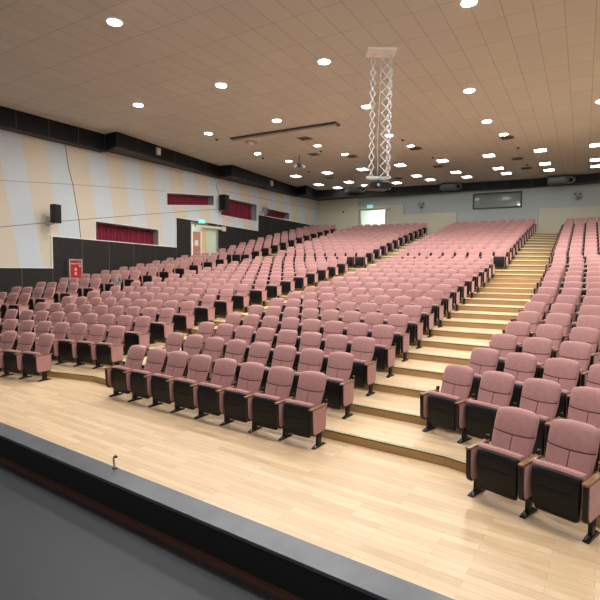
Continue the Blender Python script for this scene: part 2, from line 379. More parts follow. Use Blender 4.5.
# window reveals + curtains
for n_, (xa, xb, b0, b1, t0, t1) in enumerate(WIN):
    f = MB(); y0, y1 = 0.012*YL, -.5*YL
    def zbt(x): return b0+(b1-b0)*(x-xa)/(xb-xa)
    def ztp(x): return t0+(t1-t0)*(x-xa)/(xb-xa)
    def band(xl, xr, f0, f1, ya, yb, m): f.prism([(xl, f0(xl)), (xr, f0(xr)), (xr, f1(xr)), (xl, f1(xl))], 'y', ya, yb, m)
    lo = lambda d: (lambda x: zbt(x)+d)
    hi = lambda d: (lambda x: ztp(x)+d)
    band(xa-.03, xa, lo(-.03), hi(.03), y0, y1, 'reveal'); band(xb, xb+.03, lo(-.03), hi(.03), y0, y1, 'reveal')
    band(xa, xb, hi(0), hi(.03), y0, y1, 'reveal'); band(xa, xb, lo(-.03), lo(0), y0, y1, 'reveal')
    band(xa-.04, xb+.04, hi(.03), hi(.06), .02*YL, 0, 'white'); band(xa-.04, xb+.04, lo(-.06), lo(-.03), .02*YL, 0, 'white')
    band(xa-.06, xa-.03, lo(-.06), hi(.06), .02*YL, 0, 'white'); band(xb+.03, xb+.06, lo(-.06), hi(.06), .02*YL, 0, 'white')
    band(xa-.03, xb+.03, lo(-.03), hi(.03), -.5*YL, -.53*YL, 'darkgrey')
    o = f.build('window_%d' % (n_+1), loc=CORNER, rz=RL); tag(o, kind='structure')
    c = MB(); nx = int((xb-xa)/.03); v = []; fc = []
    for i in range(nx+1):
        x = xa+.01+(xb-xa-.02)*i/nx
        for j, z in enumerate((zbt(x)+.01, (zbt(x)+ztp(x))/2, ztp(x)-.02)):
            v.append((x, YL*(-.40+.045*sin(x*34)+.012*sin(x*83+j)), z))
    for i in range(nx):
        for j in range(2): fc.append((i*3+j, i*3+3+j, i*3+4+j, i*3+1+j))
    c.add(v, fc, 'curtain')
    lab = ['maroon pleated curtain in the lowest recessed window, nearest the red hose cabinet', 'maroon curtain in the long narrow high window above the open side door',
           'bright maroon curtain in the tallest side window, right of the high black loudspeaker', 'maroon curtain in the last side window, nearest the far corner'][n_]
    r = empty('curtain', CORNER, RL, lab, 'curtain', 'maroon window curtains'); ob = c.build('cloth', r, True)
    rd = MB(); rd.tube((xa, YL*-.38, t0-.03), (xb, YL*-.38, t1-.03), .014, 'steel'); rd.build('curtain_rod', r)
# dark wainscot panels, stepping up with the seating
segs = [(20.84, 44, 2.31, 2.31), (14.24, 20.84, 3.62, 3.46), (7.40, 14.24, 5.03, 4.83), (0, 7.40, 5.87, 5.73)]
wn = MB()
for xa, xb, zr, zlft in segs:      # zr = height at larger x (towards the stage) first entry
    zB, zA = (zr, zlft)            # height at xb, at xa
    def zt(x): return zA+(zB-zA)*(x-xa)/(xb-xa)
    n_ = max(1, round((xb-xa)/1.22)); xs = [xa+(xb-xa)*i/n_ for i in range(n_+1)]
    cuts = sorted(set([round(x, 3) for x in xs]+([SIDE_DOOR[0], SIDE_DOOR[1]] if xa < 12 < xb else [])))
    for p, q in zip(cuts[:-1], cuts[1:]):
        mid = (p+q)/2; lo = -.4
        if SIDE_DOOR[0] < mid < SIDE_DOOR[1]: lo = SIDE_DOOR[3]
        y = .05*YL
        if zt(mid) > lo+.02:
            wn.prism([(p+.008, lo), (q-.008, lo), (q-.008, zt(q)), (p+.008, zt(p))], 'y', 0.002*YL, y, 'dark_panel')
            wn.prism([(q-.008, lo), (q+.008, lo), (q+.008, zt(q)), (q-.008, zt(q))], 'y', 0.002*YL, .040*YL, 'wseam')
W_W = wn.build('wall_left_wainscot', loc=CORNER, rz=RL); tag(W_W, kind='structure')
tr = MB()
for i, (xa, xb, zB, zA) in enumerate(segs):
    tr.prism([(xa, zA), (xb, zB), (xb, zB+.035), (xa, zA+.035)], 'y', 0, .06*YL, 'white')
    if i: tr.box(xb-.02, xb+.03, 0, .055*YL, segs[i-1][3], zB+.035, 'white')
tag(tr.build('trim_50', loc=CORNER, rz=RL), kind='structure')
# joints and cracks drawn by thin battens in the striped wall
jt = MB()
def joint(pts, w, m='seam_line'):
    for (xa, za), (xb, zb) in zip(pts[:-1], pts[1:]):
        jt.tube((xa, .002*YL, za), (xb, .002*YL, zb), w, m, 6)
joint([(44, 5.1), (22.7, 5.6), (19.96, 5.88), (15.84, 6.23), (14.9, 6.32)], .008)
joint([(44, 2.6), (22.73, 3.86), (20.43, 4.28), (15.86, 5.05), (11.04, 5.84), (10.9, 5.9)], .012)
joint([(20.18, 7.6), (20.05, 6.6), (19.87, 5.89), (19.62, 4.4), (19.56, 3.65)], .014)
joint([(11.12, 7.4), (11.15, 7.0), (10.87, 6.66)], .014); joint([(10.7, 6.95), (3, 7.0), (0, 7.02)], .008)
tag(jt.build('trim_51', loc=CORNER, rz=RL), kind='structure')

# soffit duct running round the room under the ceiling
poly = [(-19.05, 5.7), (-8.72, 21.2), (-8.03, 20.75), (-4.76, 27.35), (-3.93, 27.0), (-.3, 34.15), (.35, 33.2), (1.15, 35.3), (2.45, 34.85), (6.85, 33.45), (10.7, 31.8), (14.55, 30.1), (17.5, 28.05), (26, 23.3)]
wallside = [CORNER+d1*s_ for s_ in (36.5, 18.2, 17.2, 11.3, 10.2, 3.2, 2.6)]
sf = MB(); zb1, zb2 = 7.60, 7.70
back_off = []
def z_b(i): return 7.5 if i < 2 else zb1 if i < 6 else (7.65 if i == 6 else (7.72 if i > 7 else 7.68))
for i in range(len(poly)-1):
    a, b = Vector((*poly[i], 0)), Vector((*poly[i+1], 0)); L_ = (b-a).length; n_ = max(1, round(L_/1.25))
    for j in range(n_):
        p = a+(b-a)*(j/n_); q = a+(b-a)*((j+1)/n_); g_ = (b-a).normalized()*.01
        za = z_b(i)+(z_b(i+1)-z_b(i))*j/n_; zc = z_b(i)+(z_b(i+1)-z_b(i))*(j+1)/n_
        p2, q2 = p+g_, q-g_
        sf.add([(p2.x, p2.y, za), (q2.x, q2.y, zc), (q2.x, q2.y, CZ), (p2.x, p2.y, CZ)], [(0, 1, 2, 3)], 'soffit')
        sf.add([(q2.x, q2.y, zc), (q.x+g_.x, q.y+g_.y, zc), (q.x+g_.x, q.y+g_.y, CZ), (q2.x, q2.y, CZ)], [(0, 1, 2, 3)], 'seam_line')
# underside: from the face to behind the wall
out = [Vector((x, y, 0)) for x, y in poly]
inn = []
for i, p in enumerate(out):
    if i <= 7:
        s_ = (p-CORNER).dot(d1); inn.append(CORNER+d1*max(s_, 0))
    else:
        s_ = (p-CORNER).dot(e1); inn.append(CORNER+e1*max(s_, 0))
    n_ = inroom(d1) if i <= 7 else inroom(e1)
    if i == 7: inn[-1] = CORNER.copy(); n_ = Vector((0, 0, 0))
    inn[-1] = inn[-1]-n_*.05
for i in range(len(out)-1):
    a, b, c, d = out[i], out[i+1], inn[i+1], inn[i]
    sf.add([(a.x, a.y, z_b(i)), (b.x, b.y, z_b(i+1)), (c.x, c.y, z_b(i+1)), (d.x, d.y, z_b(i))], [(0, 1, 2, 3)], 'soffit_under')
    # lip along the bottom of the face
    t_ = (b-a).normalized(); w = Vector((t_.y, -t_.x, 0))
    if w.dot(-a) < 0: w = -w
    v = []
    for q, zq in ((a, z_b(i)), (b, z_b(i+1))):
        for o_ in (0, .05):
            for z_ in (-.03, .04): v.append((q.x+w.x*o_, q.y+w.y*o_, zq+z_))
    sf.add(v, [(0, 1, 3, 2), (4, 6, 7, 5), (0, 4, 5, 1), (2, 3, 7, 6), (0, 2, 6, 4), (1, 5, 7, 3)], 'soffit_under')
tag(sf.build('ceiling_soffit', fix=False), kind='structure')

# back wall with booth window and door
BW = (11.43, 14.27, 6.57, 7.49); BD = (3.42, 5.38, 3.9, 6.84)
bw = MB(); wallgrid(bw, 0, 33, 2.0, CZ, [BW, BD, (0, 3.31, 2.0, CZ), (3.31, 6.73, 2.0, 7.08), (6.73, 10.36, 2.0, 6.38), (15.29, 33, 2.0, 6.38)], 0, -.3*YB, 'backblue')
wallgrid(bw, -.3, 3.31, 2.0, CZ, [], .0, -.3*YB, 'backbeige'); wallgrid(bw, 3.31, 6.73, 2.0, 7.08, [BD], 0, -.3*YB, 'backbeige')
wallgrid(bw, 6.73, 10.36, 2.0, 6.38, [], 0, -.3*YB, 'backbeige'); wallgrid(bw, 15.29, 33, 2.0, 6.38, [], 0, -.3*YB, 'backbeige')
for (xa, xb, za, zb) in ((3.30, 3.33, 7.08, 7.45), (6.72, 6.75, 6.38, 7.08), (10.35, 10.375, 5.6, 6.38), (15.28, 15.30, 5.2, 6.38)):
    bw.box(xa, xb, 0, .02*YB, za, zb, 'seam_line')
W_B = bw.build('wall_back', loc=CORNER, rz=RB); tag(W_B, kind='structure')
f = MB(); xa, xb, za, zb = BW
for q in ((xa-.07, xa+.02, za-.07, zb+.07), (xb-.02, xb+.07, za-.07, zb+.07)): f.box(q[0], q[1], .04*YB, -.3*YB, q[2], q[3], 'darkgrey')
for q in ((za-.07, za+.02), (zb-.02, zb+.07)): f.box(xa, xb, .04*YB, -.3*YB, q[0], q[1], 'darkgrey')
f.box(xa, xb, -.10*YB, -.12*YB, za, zb, 'glass')
tag(f.build('window_5', loc=CORNER, rz=RB), kind='structure')
def doorway(num, rect, Y, rz, m, wide=.07):
    xa, xb, za, zb = rect; f = MB()
    f.box(xa-wide, xa, .05*Y, -.32*Y, za, zb+wide, m); f.box(xb, xb+wide, .05*Y, -.32*Y, za, zb+wide, m); f.box(xa, xb, .05*Y, -.32*Y, zb, zb+wide, m)
    o = f.build('door_%d' % num, loc=CORNER, rz=rz); tag(o, kind='structure')
    # corridor behind
    c = MB(); D = 2.6*Y
    c.box(xa-1.6, xb+1.6, -.31*Y, -D, za-.1, za, 'corridor'); c.box(xa-1.6, xb+1.6, -.31*Y, -D, zb+.35, zb+.45, 'corridor')
    c.box(xa-1.6, xb+1.6, -D, -D-.1*Y, za-.1, zb+.45, 'corridor')
    c.box(xa-1.7, xa-1.6, -.31*Y, -D, za-.1, zb+.45, 'corridor'); c.box(xb+1.6, xb+1.7, -.31*Y, -D, za-.1, zb+.45, 'corridor')
    o = c.build('wall_corridor' if num == 1 else 'wall_lobby', loc=CORNER, rz=rz); tag(o, kind='structure')
    return o
doorway(1, SIDE_DOOR, YL, RL, 'white'); doorway(2, BD, YB, RB, 'armwood', .06)
def lampbox(x, y, z, Y, rz, label):
    l = MB(); l.box(x-.6, x+.6, (y-.25)*Y, (y+.25)*Y, z-.05, z, 'corlamp', .01)
    o = l.build('corridor_lamp', loc=CORNER, rz=rz); tag(o, label, 'lamp')
lampbox(12.1, -1.5, SIDE_DOOR[3]+.34, YL, RL, 'ceiling lamp of the corridor behind the side door')
lampbox(4.4, -1.5, BD[3]+.34, YB, RB, 'ceiling lamp of the lobby behind the back door')
# side door: open leaf, pink notice board, post, rail
r = empty('side_door', CORNER, RL, 'pale green open door leaf in the side doorway with a top rail', 'door')
m_ = MB(); m_.box(11.14, 11.94, -.10*YL, -.14*YL, 2.0, 4.72, 'paledoor', .006); m_.build('door_leaf', r)
m_ = MB(); m_.box(11.96, 12.12, -.12*YL, -.18*YL, 2.0, 4.76, 'yellowwood'); m_.build('door_post', r)
m_ = MB(); m_.box(10.62, 12.9, .10*YL, .02*YL, 4.66, 4.80, 'backbeige', .01); m_.build('door_rail', r)
m_ = MB(); m_.box(10.55, 10.85, .16*YL, .06*YL, 4.58, 4.84, 'backbeige', .01); m_.build('rail_housing', r)
r = empty('notice_board', CORNER, RL, 'tall pink board with a white sheet inside the side doorway', 'notice board')
m_ = MB(); m_.box(11.52, 12.08, -.95*YL, -1.0*YL, 2.0, 4.50, 'pinkboard'); m_.build('board', r)
m_ = MB(); m_.box(11.70, 11.98, -.94*YL, -.95*YL, 3.70, 4.00, 'paper'); m_.build('sheet', r)
def exit_sign(x, z, Y, rz, label, s=1.):
    r = empty('exit_sign', CORNER, rz, label, 'exit sign')
    b = MB(); b.box(x-.20*s, x+.20*s, .03*Y, .11*Y, z-.09*s, z+.09*s, 'exit', .008); b.build('sign_box', r)
    t = MB()   # running figure and arrow in white
    y0, y1 = .111*Y, .115*Y
    t.box(x-.14*s, x+.06*s, y0, y1, z-.018*s, z+.018*s, 'paper')
    t.prism([(x+.05*s, z+.05*s), (x+.05*s, z-.05*s), (x+.13*s, z)], 'y', y0, y1, 'paper'); t.build('pictogram', r)
    m2 = MB(); m2.box(x-.02, x+.02, 0, .05*Y, z-.03, z+.12*s, 'darkgrey'); m2.build('bracket', r)
exit_sign(12.43, 5.0, YL, RL, 'green exit sign above the open side door', 1.1)
exit_sign(4.22, 7.06, YB, RB, 'green exit sign above the bright back doorway')
m_ = MB(); m_.box(3.36, 5.78, .08*YB, 0, 6.86, 6.94, 'backbeige', .01); m_.box(5.40, 5.78, .16*YB, .0, 6.80, 6.95, 'backbeige', .01)
tag(m_.build('door_rail', loc=CORNER, rz=RB), 'thin beige sliding rail over the back doorway', 'rail')

# right-hand side wall and the wall behind the stage
rw = MB(); q = CORNER+e1*31; RW = q
d3 = Vector((-.30, -1, 0)).normalized()
rw.box(0, 46, -.15, .15, -.4, CZ, 'backbeige'); tag(rw.build('wall_right', loc=q, rz=math.atan2(d3.y, d3.x)), kind='structure')

# ------------------------------------------------------------------ theatre chairs
# local frame of a chair: x to its left-right, y away from the stage (backwards), z up; origin on the floor between its two feet
H = .56    # height of the padded back, z from .385
def back_mesh(us, hs, seam=True):
    """padded back: front skin with a rolled edge, headrest seam and centre seam"""
    mb = MB(); zt = .914; S = .215; nu = len(us)
    def lean(z): return .085+(z-.385)*.415
    def half(h):
        z = zt-h; W_ = .200+.022*min(1, max(0, (z-.385)/.30))
        r = .055
        if h < r: W_ = W_-r+sqrt(max(0, r*r-(r-h)**2))
        if h > H-.04: W_ -= .02*((h-(H-.04))/.04)
        return W_
    fr = []; bk = []
    for hi, h in enumerate(hs):
        w = half(h)
        for ui, u in enumerate(us):
            tri = h/S if h < S else max(0, (H-h)/(H-S)); sag = .020*(1-u*u)*tri
            z = zt-h-sag*(1 if seam else .6)+.014*(1-u*u)*max(0, 1-h/.10)
            e = max(abs(u), 0); roll = max(0, 1-e**7); top = min(1, (h+.002)/.035); bot = min(1, (H-h+.004)/.03)
            T = .052*(roll**.5)*sqrt(max(0, top*(2-top)))*sqrt(max(0, bot*(2-bot)))
            T -= .012*(1-u*u)                       # hollow for the back
            if h < S: T += .010*sin(pi*h/S)
            if seam and abs(h-S) < .001 and abs(u) < .97: T -= .011
            if seam and h > S and abs(u) < .001: T -= .010
            fr.append((u*w, lean(z)-T, z)); bk.append((u*w*.97, lean(z)+.030*(1-e**8)**.5+.008, z))
    nh = len(hs); o = len(fr); V = fr+bk
    th = set()
    for j in range(nh-1):
        for i in range(nu-1):
            seamface = seam and ((abs(hs[j]-S) < .0075 and abs(hs[j+1]-S) < .0075) or (hs[j] >= S-.001 and abs(us[i]) < .03 and abs(us[i+1]) < .03)) and abs(us[i]+us[i+1]) < 1.93
            mb.add([], [], 'fabric')
            a, b, c, d = j*nu+i, j*nu+i+1, (j+1)*nu+i+1, (j+1)*nu+i
            mb.f.append((a, b, c, d)); mb.m.append(mb.mi('thread') if seamface else mb.mi('fabric'))
    base = MB(); base.add(V, [], 'fabric'); base.mi('thread')
    for f_, m_ in zip(mb.f, mb.m): base.f.append(f_); base.m.append(base.mi(mb.mats[m_]))
    mf_ = base.mi('fabric'); mb_ = base.mi('black')
    for j in range(nh-1):
        for i in range(nu-1):
            a, b, c, d = [o+x for x in (j*nu+i, (j+1)*nu+i, (j+1)*nu+i+1, j*nu+i+1)]
            base.f.append((a, b, c, d)); base.m.append(mb_)
        for (i, s_) in ((0, 1), (nu-1, -1)):
            a, b = j*nu+i, (j+1)*nu+i; base.f.append((a, b, b+o, a+o)[::s_]); base.m.append(mf_)
    for i in range(nu-1):
        for (j, s_) in ((0, -1), (nh-1, 1)):
            a, b = j*nu+i, j*nu+i+1; base.f.append((a, b, b+o, a+o)[::s_]); base.m.append(mf_)
    return base
S_ = .215
US = [-1, -.985, -.94, -.84, -.6, -.3, -.022, 0, .022, .3, .6, .84, .94, .985, 1]
HS = [0, .005, .015, .032, .06, .11, .17, S_-.0065, S_, S_+.0065, .30, .38, .46, H-.035, H-.012, H]
def cushion_mb(n=1):
    mb = MB(); pts = []
    # folded-up seat pad, section in y-z, widest at the top
    sec = [(-.118, .530), (-.128, .560), (-.112, .581), (-.078, .587), (-.040, .579), (-.016, .55), (-.004, .48), (.006, .30), (.0, .24), (-.06, .23), (-.10, .26)]
    if n == 0: sec = [(-.12, .54), (-.115, .58), (-.03, .58), (0, .48), (0, .24), (-.09, .24)]
    xs = [(-.222, .80), (-.214, .93), (-.19, 1), (0, 1.0), (.19, 1), (.214, .93), (.222, .80)] if n else [(-.222, .9), (.222, .9)]
    k = len(sec); cy, cz = -.06, .46
    v = []
    for x, sc in xs:
        for y, z in sec: v.append((x, cy+(y-cy)*sc, cz+(z-cz)*(1-(1-sc)*.35)+(.006*(1-(x/.22)**2) if z > .54 else 0)))
    f = []
    for i in range(len(xs)-1):
        for j in range(k): f.append((i*k+j, (i+1)*k+j, (i+1)*k+(j+1) % k, i*k+(j+1) % k))
    f += [tuple(range(k)), tuple(range((len(xs)-1)*k, len(xs)*k))[::-1]]
    return mb.add(v, f, 'fabric')
def shell_mb(n=1):
    """black moulded pan under the seat, facing the stage when the seat is tipped up"""
    mb = MB()
    rows_ = [(.556, .206, -.128), (.542, .216, -.146), (.48, .219, -.160), (.34, .217, -.158), (.20, .210, -.144), (.135, .196, -.118), (.115, .175, -.095)]
    if n == 0: rows_ = [(.556, .206, -.130), (.48, .219, -.160), (.20, .208, -.144), (.115, .18, -.10)]
    cols = [-1, -.93, -.5, 0, .5, .93, 1] if n else [-1, 1]; c = len(cols); v = []
    for z, w, y in rows_:
        for u in cols: v.append((u*w, y+(.022 if abs(u) == 1 and n else 0), z))
    o = len(v)
    for z, w, y in rows_:
        for u in cols: v.append((u*w*.95, min(y+.06, -.04 if z > .3 else -.02), z))
    f = []
    R_ = len(rows_)
    for j in range(R_-1):
        for i in range(c-1):
            f.append((j*c+i, (j+1)*c+i, (j+1)*c+i+1, j*c+i+1)); f.append((o+j*c+i, o+j*c+i+1, o+(j+1)*c+i+1, o+(j+1)*c+i))
        for i in (0, c-1): f.append((j*c+i, (j+1)*c+i, o+(j+1)*c+i, o+j*c+i))
    for i in range(c-1):
        for j in (0, R_-1): f.append((j*c+i, j*c+i+1, o+j*c+i+1, o+j*c+i))
    mb.add(v, f, 'black')
    if n:  # moulded rib across the pan
        mb.box(-.16, .16, -.166, -.157, .365, .374, 'black'); mb.box(-.17, .17, -.09, -.03, .15, .21, 'black_metal')
    return mb
def leg_mb(x, n=1):
    mb = MB()
    plate = [(-.215, .532), (-.222, .50), (-.215, .37), (-.208, .25), (-.195, .205), (-.16, .18), (.09, .18), (.125, .205), (.138, .26), (.145, .532)]
    mb.prism(plate, 'x', x-.021, x+.021, 'black_metal')
    mb.box(x-.019, x+.019, -.055, .035, .025, .22, 'black_metal', .004 if n else 0)
    mb.prism([(-.15, 0), (.135, 0), (.135, .012), (.04, .035), (-.06, .035), (-.15, .012)], 'x', x-.027, x+.027, 'black_metal')
    if n:
        mb.tube((x, -.125, .012), (x, -.125, .022), .012, 'black', 8); mb.tube((x, .11, .012), (x, .11, .022), .012, 'black', 8)
        
        mb.prism([(.06, .27), (.13, .29), (.20, .60), (.16, .60)], 'x', x-.015, x+.015, 'black_metal')
    return mb
def panel_mb(x, n=1):
    mb = MB(); pl = [(-.200, .53), (-.205, .50), (-.198, .37), (-.192, .265), (-.180, .222), (-.148, .20), (.08, .20), (.113, .222), (.126, .27), (.134, .53)]
    for s_ in (-1, 1):
        a, b = x+s_*.0215, x+s_*.030
        mb.prism(pl, 'x', a, b, 'fabric')
    return mb
def arm_mb(x, n=1):
    mb = MB()
    if n: mb.box(x-.029, x+.029, -.235, .175, .532, .556, 'armwood', .008)
    else: mb.box(x-.029, x+.029, -.235, .175, .532, .556, 'armwood')
    return mb
meshes = {'backrest': back_mesh(US, HS).mesh('backrest', True), 'seat': cushion_mb().mesh('seat', True), 'seat_pan': shell_mb().mesh('seat_pan', True)}
for sd, x in (('r', .275), ('l', -.275)):
    meshes['leg_'+sd] = leg_mb(x).mesh('leg', True); meshes['side_panel_'+sd] = panel_mb(x).mesh('side_panel', True); meshes['armrest_'+sd] = arm_mb(x).mesh('armrest', True)
def proto(left, name):
    r = bpy.data.objects.new(name, None); r.empty_display_size = .1
    parts = ['backrest', 'seat', 'seat_pan', 'leg_r', 'side_panel_r', 'armrest_r']+(['leg_l', 'side_panel_l', 'armrest_l'] if left else [])
    ch = []
    for p in parts:
        o = bpy.data.objects.new(p.replace('_r', '').replace('_l', '') if p[-2:] in ('_r', '_l') else p, meshes[p]); ch.append(o)
        if p.startswith('armrest'): o['label'] = 'brown wooden armrest'
        if p == 'seat_pan': o['label'] = 'black moulded underside of the tipped-up seat'
    return r, ch
protos = {l: proto(l, 'theatre_chair') for l in (False, True)}
def put(o_ch, loc, rz):
    r0, ch = o_ch; r = r0.copy(); COL.objects.link(r); r.location = loc; r.rotation_euler = (0, 0, rz)
    for c in ch:
        d = c.copy(); COL.objects.link(d); d.parent = r
    return r
ORD = ['first', 'second', 'third', 'fourth', 'fifth', 'sixth', 'seventh', 'eighth', 'ninth', 'tenth', 'eleventh', 'twelfth', 'thirteenth', 'fourteenth', 'fifteenth', 'sixteenth']
BN = {'W': 'side wall block', 'L': 'left block', 'M': 'middle block', 'R': 'right block'}
GN = {'W': 'rose theatre chairs in the narrow block along the side wall', 'L': 'rose theatre chairs in the left block', 'M': 'rose theatre chairs in the middle block', 'R': 'rose theatre chairs in the right block'}
seats.sort(key=lambda q: q['d'])
near = seats[:300]; far = seats[300:]
for q in near:
    r = put(protos[q['i'] == 0], q['loc'], -q['a'])
    if q['s'] == 'R': place = ORD[q['i']]+' seat from its left end'
    elif q['s'] in 'WL': place = ORD[q['n']-1-q['i']]+' seat from its right end'
    elif q['i'] < 4: place = ORD[q['i']]+' seat from its left end'
    else: place = ORD[q['n']-1-q['i']]+' seat from its right end'
    tag(r, 'rose theatre chair, %s, %s row, %s' % (BN[q['s']], ORD[q['k']-1], place), 'chair', GN[q['s']])
# the seats further back: one mesh
HS2 = [0, .015, .06, .22, .235, .40, H]; US2 = [-1, -.92, -.5, 0, .5, .92, 1]
def merged(left):
    out = []
    for b in [back_mesh(US2, HS2, False), cushion_mb(0), shell_mb(0), leg_mb(.275, 0), panel_mb(.275, 0), arm_mb(.275, 0)]+([leg_mb(-.275, 0), panel_mb(-.275, 0), arm_mb(-.275, 0)] if left else []):
        bm = bmesh.new(); me = b.mesh('tmp'); out.append((b, [tuple(v.co) for v in me.vertices], [tuple(p.vertices) for p in me.polygons], [p.material_index for p in me.polygons])); bpy.data.meshes.remove(me); bm.free()
    return out
fm = MB(); tmpl = {l: merged(l) for l in (False, True)}
for q in far:
    c_, s_ = cos(-q['a']), sin(-q['a']); X, Y, Z = q['loc']
    for b, vs, fs, ms in tmpl[q['i'] == 0]:
        o = len(fm.v); mm = [fm.mi(m) for m in b.mats]
        fm.v += [(X+c_*x-s_*y, Y+s_*x+c_*y, Z+z) for x, y, z in vs]
        fm.f += [tuple(i+o for i in f) for f in fs]; fm.m += [mm[i] for i in ms]
if far:
    o = fm.build('theatre_chair', smooth=True, fix=False); o.name = 'theatre_chair_rows'
    tag(o, 'distant rows of rose theatre chairs filling the rear and upper tiers of every block', 'chairs', 'rose theatre chairs in the rear rows', 'stuff')
print('chairs', len(seats), 'near', len(near))

# ------------------------------------------------------------------ lamps and fittings in the ceiling
lattice = [(1.58, 28.86), (1.2, 32.87), (2.59, 34.01), (3.17, 31.79), (3.55, 27.77), (4.48, 32.98), (5.5, 26.56), (6.39, 31.85), (7.13, 29.48), (8.29, 30.64), (7.5, 25.42), (9.16, 28.28), (10.29, 29.63), (9.48, 24.19), (11.18, 27.1), (12.22, 28.43), (11.5, 23.04), (13.17, 25.83), (14.21, 27.38), (13.54, 21.99), (15.28, 24.8), (16.23, 26.27), (-.36, 30.01), (15.5, 20.9), (17.5, 19.8)]
tp = empty('ceiling_light_panel', (0, 0, CZ)); f = MB()
hx, hy = .25, .30
for q in ((-hx-.03, hx+.03, -hy-.03, -hy), (-hx-.03, hx+.03, hy, hy+.03), (-hx-.03, -hx, -hy, hy), (hx, hx+.03, -hy, hy)): f.box(q[0], q[1], q[2], q[3], -.02, 0, 'white')
f.build('frame', tp); f = MB(); f.box(-hx, hx, -hy, hy, -.012, -.002, 'troffer'); f.build('diffuser', tp)
items = sorted(lattice, key=lambda p: -project(Vector((p[0], p[1], CZ)))[1])
def where(p):
    u, v = project(Vector((p[0], p[1], CZ))); return u, v
order_lr = sorted(lattice, key=lambda p: where(p)[0])
inview = [p for p in order_lr if where(p)[0] < 603]
for i, p in enumerate(order_lr):
    o = tp if i == 0 else copy_tree(tp); o.location = (p[0], p[1], CZ); o.rotation_euler = (0, 0, -CA)
    if p in inview:
        j = inview.index(p)
        lab = 'bright square ceiling light panel, %s from the left of the recessed panels' % (ORD+['seventeenth', 'eighteenth', 'nineteenth', 'twentieth', 'twenty-first', 'twenty-second', 'twenty-third', 'twenty-fourth', 'twenty-fifth'])[j]
    else: lab = 'square ceiling light panel beyond the right edge of the picture'
    tag(o, lab, 'ceiling light', 'recessed ceiling light panels')
downs = [(-4.05, 20.78), (-2.24, 24.23), (-.69, 25.84), (.75, 22.57), (2.19, 24.17), (3.77, 20.77), (5.11, 22.43), (8.59, 20.4), (-1.0, 18.9), (2.3, 17.2), (7.2, 18.7), (5.4, 15.6), (10.2, 16.4), (-5.9, 17.3), (-2.6, 15.4), (.6, 13.6), (12.3, 18.2), (8.6, 13.2), (-4.5, 11.6), (3.6, 10.6), (13.8, 14.2)]
dp = empty('downlight', (0, 0, CZ))
f = MB(); f.ring((0, 0, -.02), .17, .03, 'white', 'z', 24, 6); f.build('rim', dp)
f = MB(); f.tube((0, 0, -.03), (0, 0, -.005), .14, 'downlight', 20); f.build('lamp', dp)
front_me = dp.children[1].data.copy() if dp.children[1].name.startswith('lamp') else dp.children[0].data.copy()
front_me.materials.clear(); front_me.materials.append(M['extra_front'])
names = sorted(downs, key=lambda p: where(p)[0])
for i, p in enumerate(names):
    o = dp if i == len(names)-1 else copy_tree(dp); o.location = (p[0], p[1], CZ)
    if p[1] < 20:  # the added lamps, with stronger discs for the front seats
        for c in o.children:
            if c.name.startswith('lamp'): c.data = front_me
    u, v = where(p)
    lab = 'round glaring downlight, %s from the left among all the round ceiling lamps' % (ORD+['seventeenth', 'eighteenth', 'nineteenth', 'twentieth', 'twenty-first', 'twenty-second'])[i]
    tag(o, lab, 'ceiling light', 'round ceiling downlights')
# air vents
vents = [(.13, 21.45), (2.6, 24.68), (5.46, 22.96), (7.65, 26.79), (9.0, 20.98), (11.18, 24.76), (.63, 24.35), (1.79, 30.4), (12.7, 26.96), (6.14, 30.32)]
vp = empty('air_vent', (0, 0, CZ))
f = MB()
for q in ((-.3, .3, -.3, -.26), (-.3, .3, .26, .3), (-.3, -.26, -.26, .26), (.26, .3, -.26, .26)): f.box(q[0], q[1], q[2], q[3], -.02, 0, 'ceilplain')
f.build('frame', vp)
f = MB(); f.box(-.26, .26, -.26, .26, -.004, -.001, 'ventback')
for i in range(8): f.add([(-.26, -.24+i*.065, -.018), (.26, -.24+i*.065, -.018), (.26, -.205+i*.065, -.004), (-.26, -.205+i*.065, -.004)], [(0, 1, 2, 3)], 'vent')
f.build('louvre', vp)
for i, p in enumerate(sorted(vents, key=lambda p: where(p)[0])):
    o = vp if i == 0 else copy_tree(vp); o.location = (p[0], p[1], CZ-.001); o.rotation_euler = (0, 0, -CA)
    tag(o, 'brown square louvred air vent in the ceiling, %s from the left' % ORD[i], 'air vent', 'ceiling air vents')
dots = [(-3.87, 21.74), (-2.04, 25.22), (.95, 23.63), (4.53, 21.49), (6.78, 24.71), (.45, 28.49), (10.23, 22.62), (12.34, 26.1)]
dpz = empty('smoke_detector', (0, 0, CZ))
f = MB(); f.tube((0, 0, -.02), (0, 0, 0), .085, 'vent', 16); f.build('base', dpz)
f = MB(); f.tube((0, 0, -.07), (0, 0, -.02), .045, 'darkgrey', 16, .07); f.build('sensor', dpz)
for i, p in enumerate(sorted(dots, key=lambda p: where(p)[0])):
    o = dpz if i == 0 else copy_tree(dpz); o.location = (p[0], p[1], CZ)
    tag(o, 'small dark smoke detector dot on the ceiling, %s from the left' % ORD[i], 'smoke detector', 'ceiling smoke detectors')
# long slot of the roll-down screen
r = empty('projection_screen_housing', (-.8, 20.5, CZ), 0, 'long narrow metal-rimmed roll-down screen housing in the ceiling, upper left', 'screen housing')
a_ = math.atan2(20.4-21.6, -.9-(-3.1)); r.rotation_euler = (0, 0, a_); r.location = (-3.12, 21.68, CZ)
f = MB(); Ls = 5.2
f.box(0, Ls, -.22, -.17, -.07, -.002, 'darkgrey'); f.box(0, Ls, .17, .22, -.07, 0, 'darkgrey'); f.box(0, .05, -.17, .17, -.07, 0, 'darkgrey'); f.box(Ls-.05, Ls, -.17, .17, -.07, 0, 'darkgrey'); f.build('rim', r)
f = MB(); f.tube((.08, 0, -.075), (Ls-.08, 0, -.075), .07, 'ceilplain', 16); f.build('screen_roll', r)
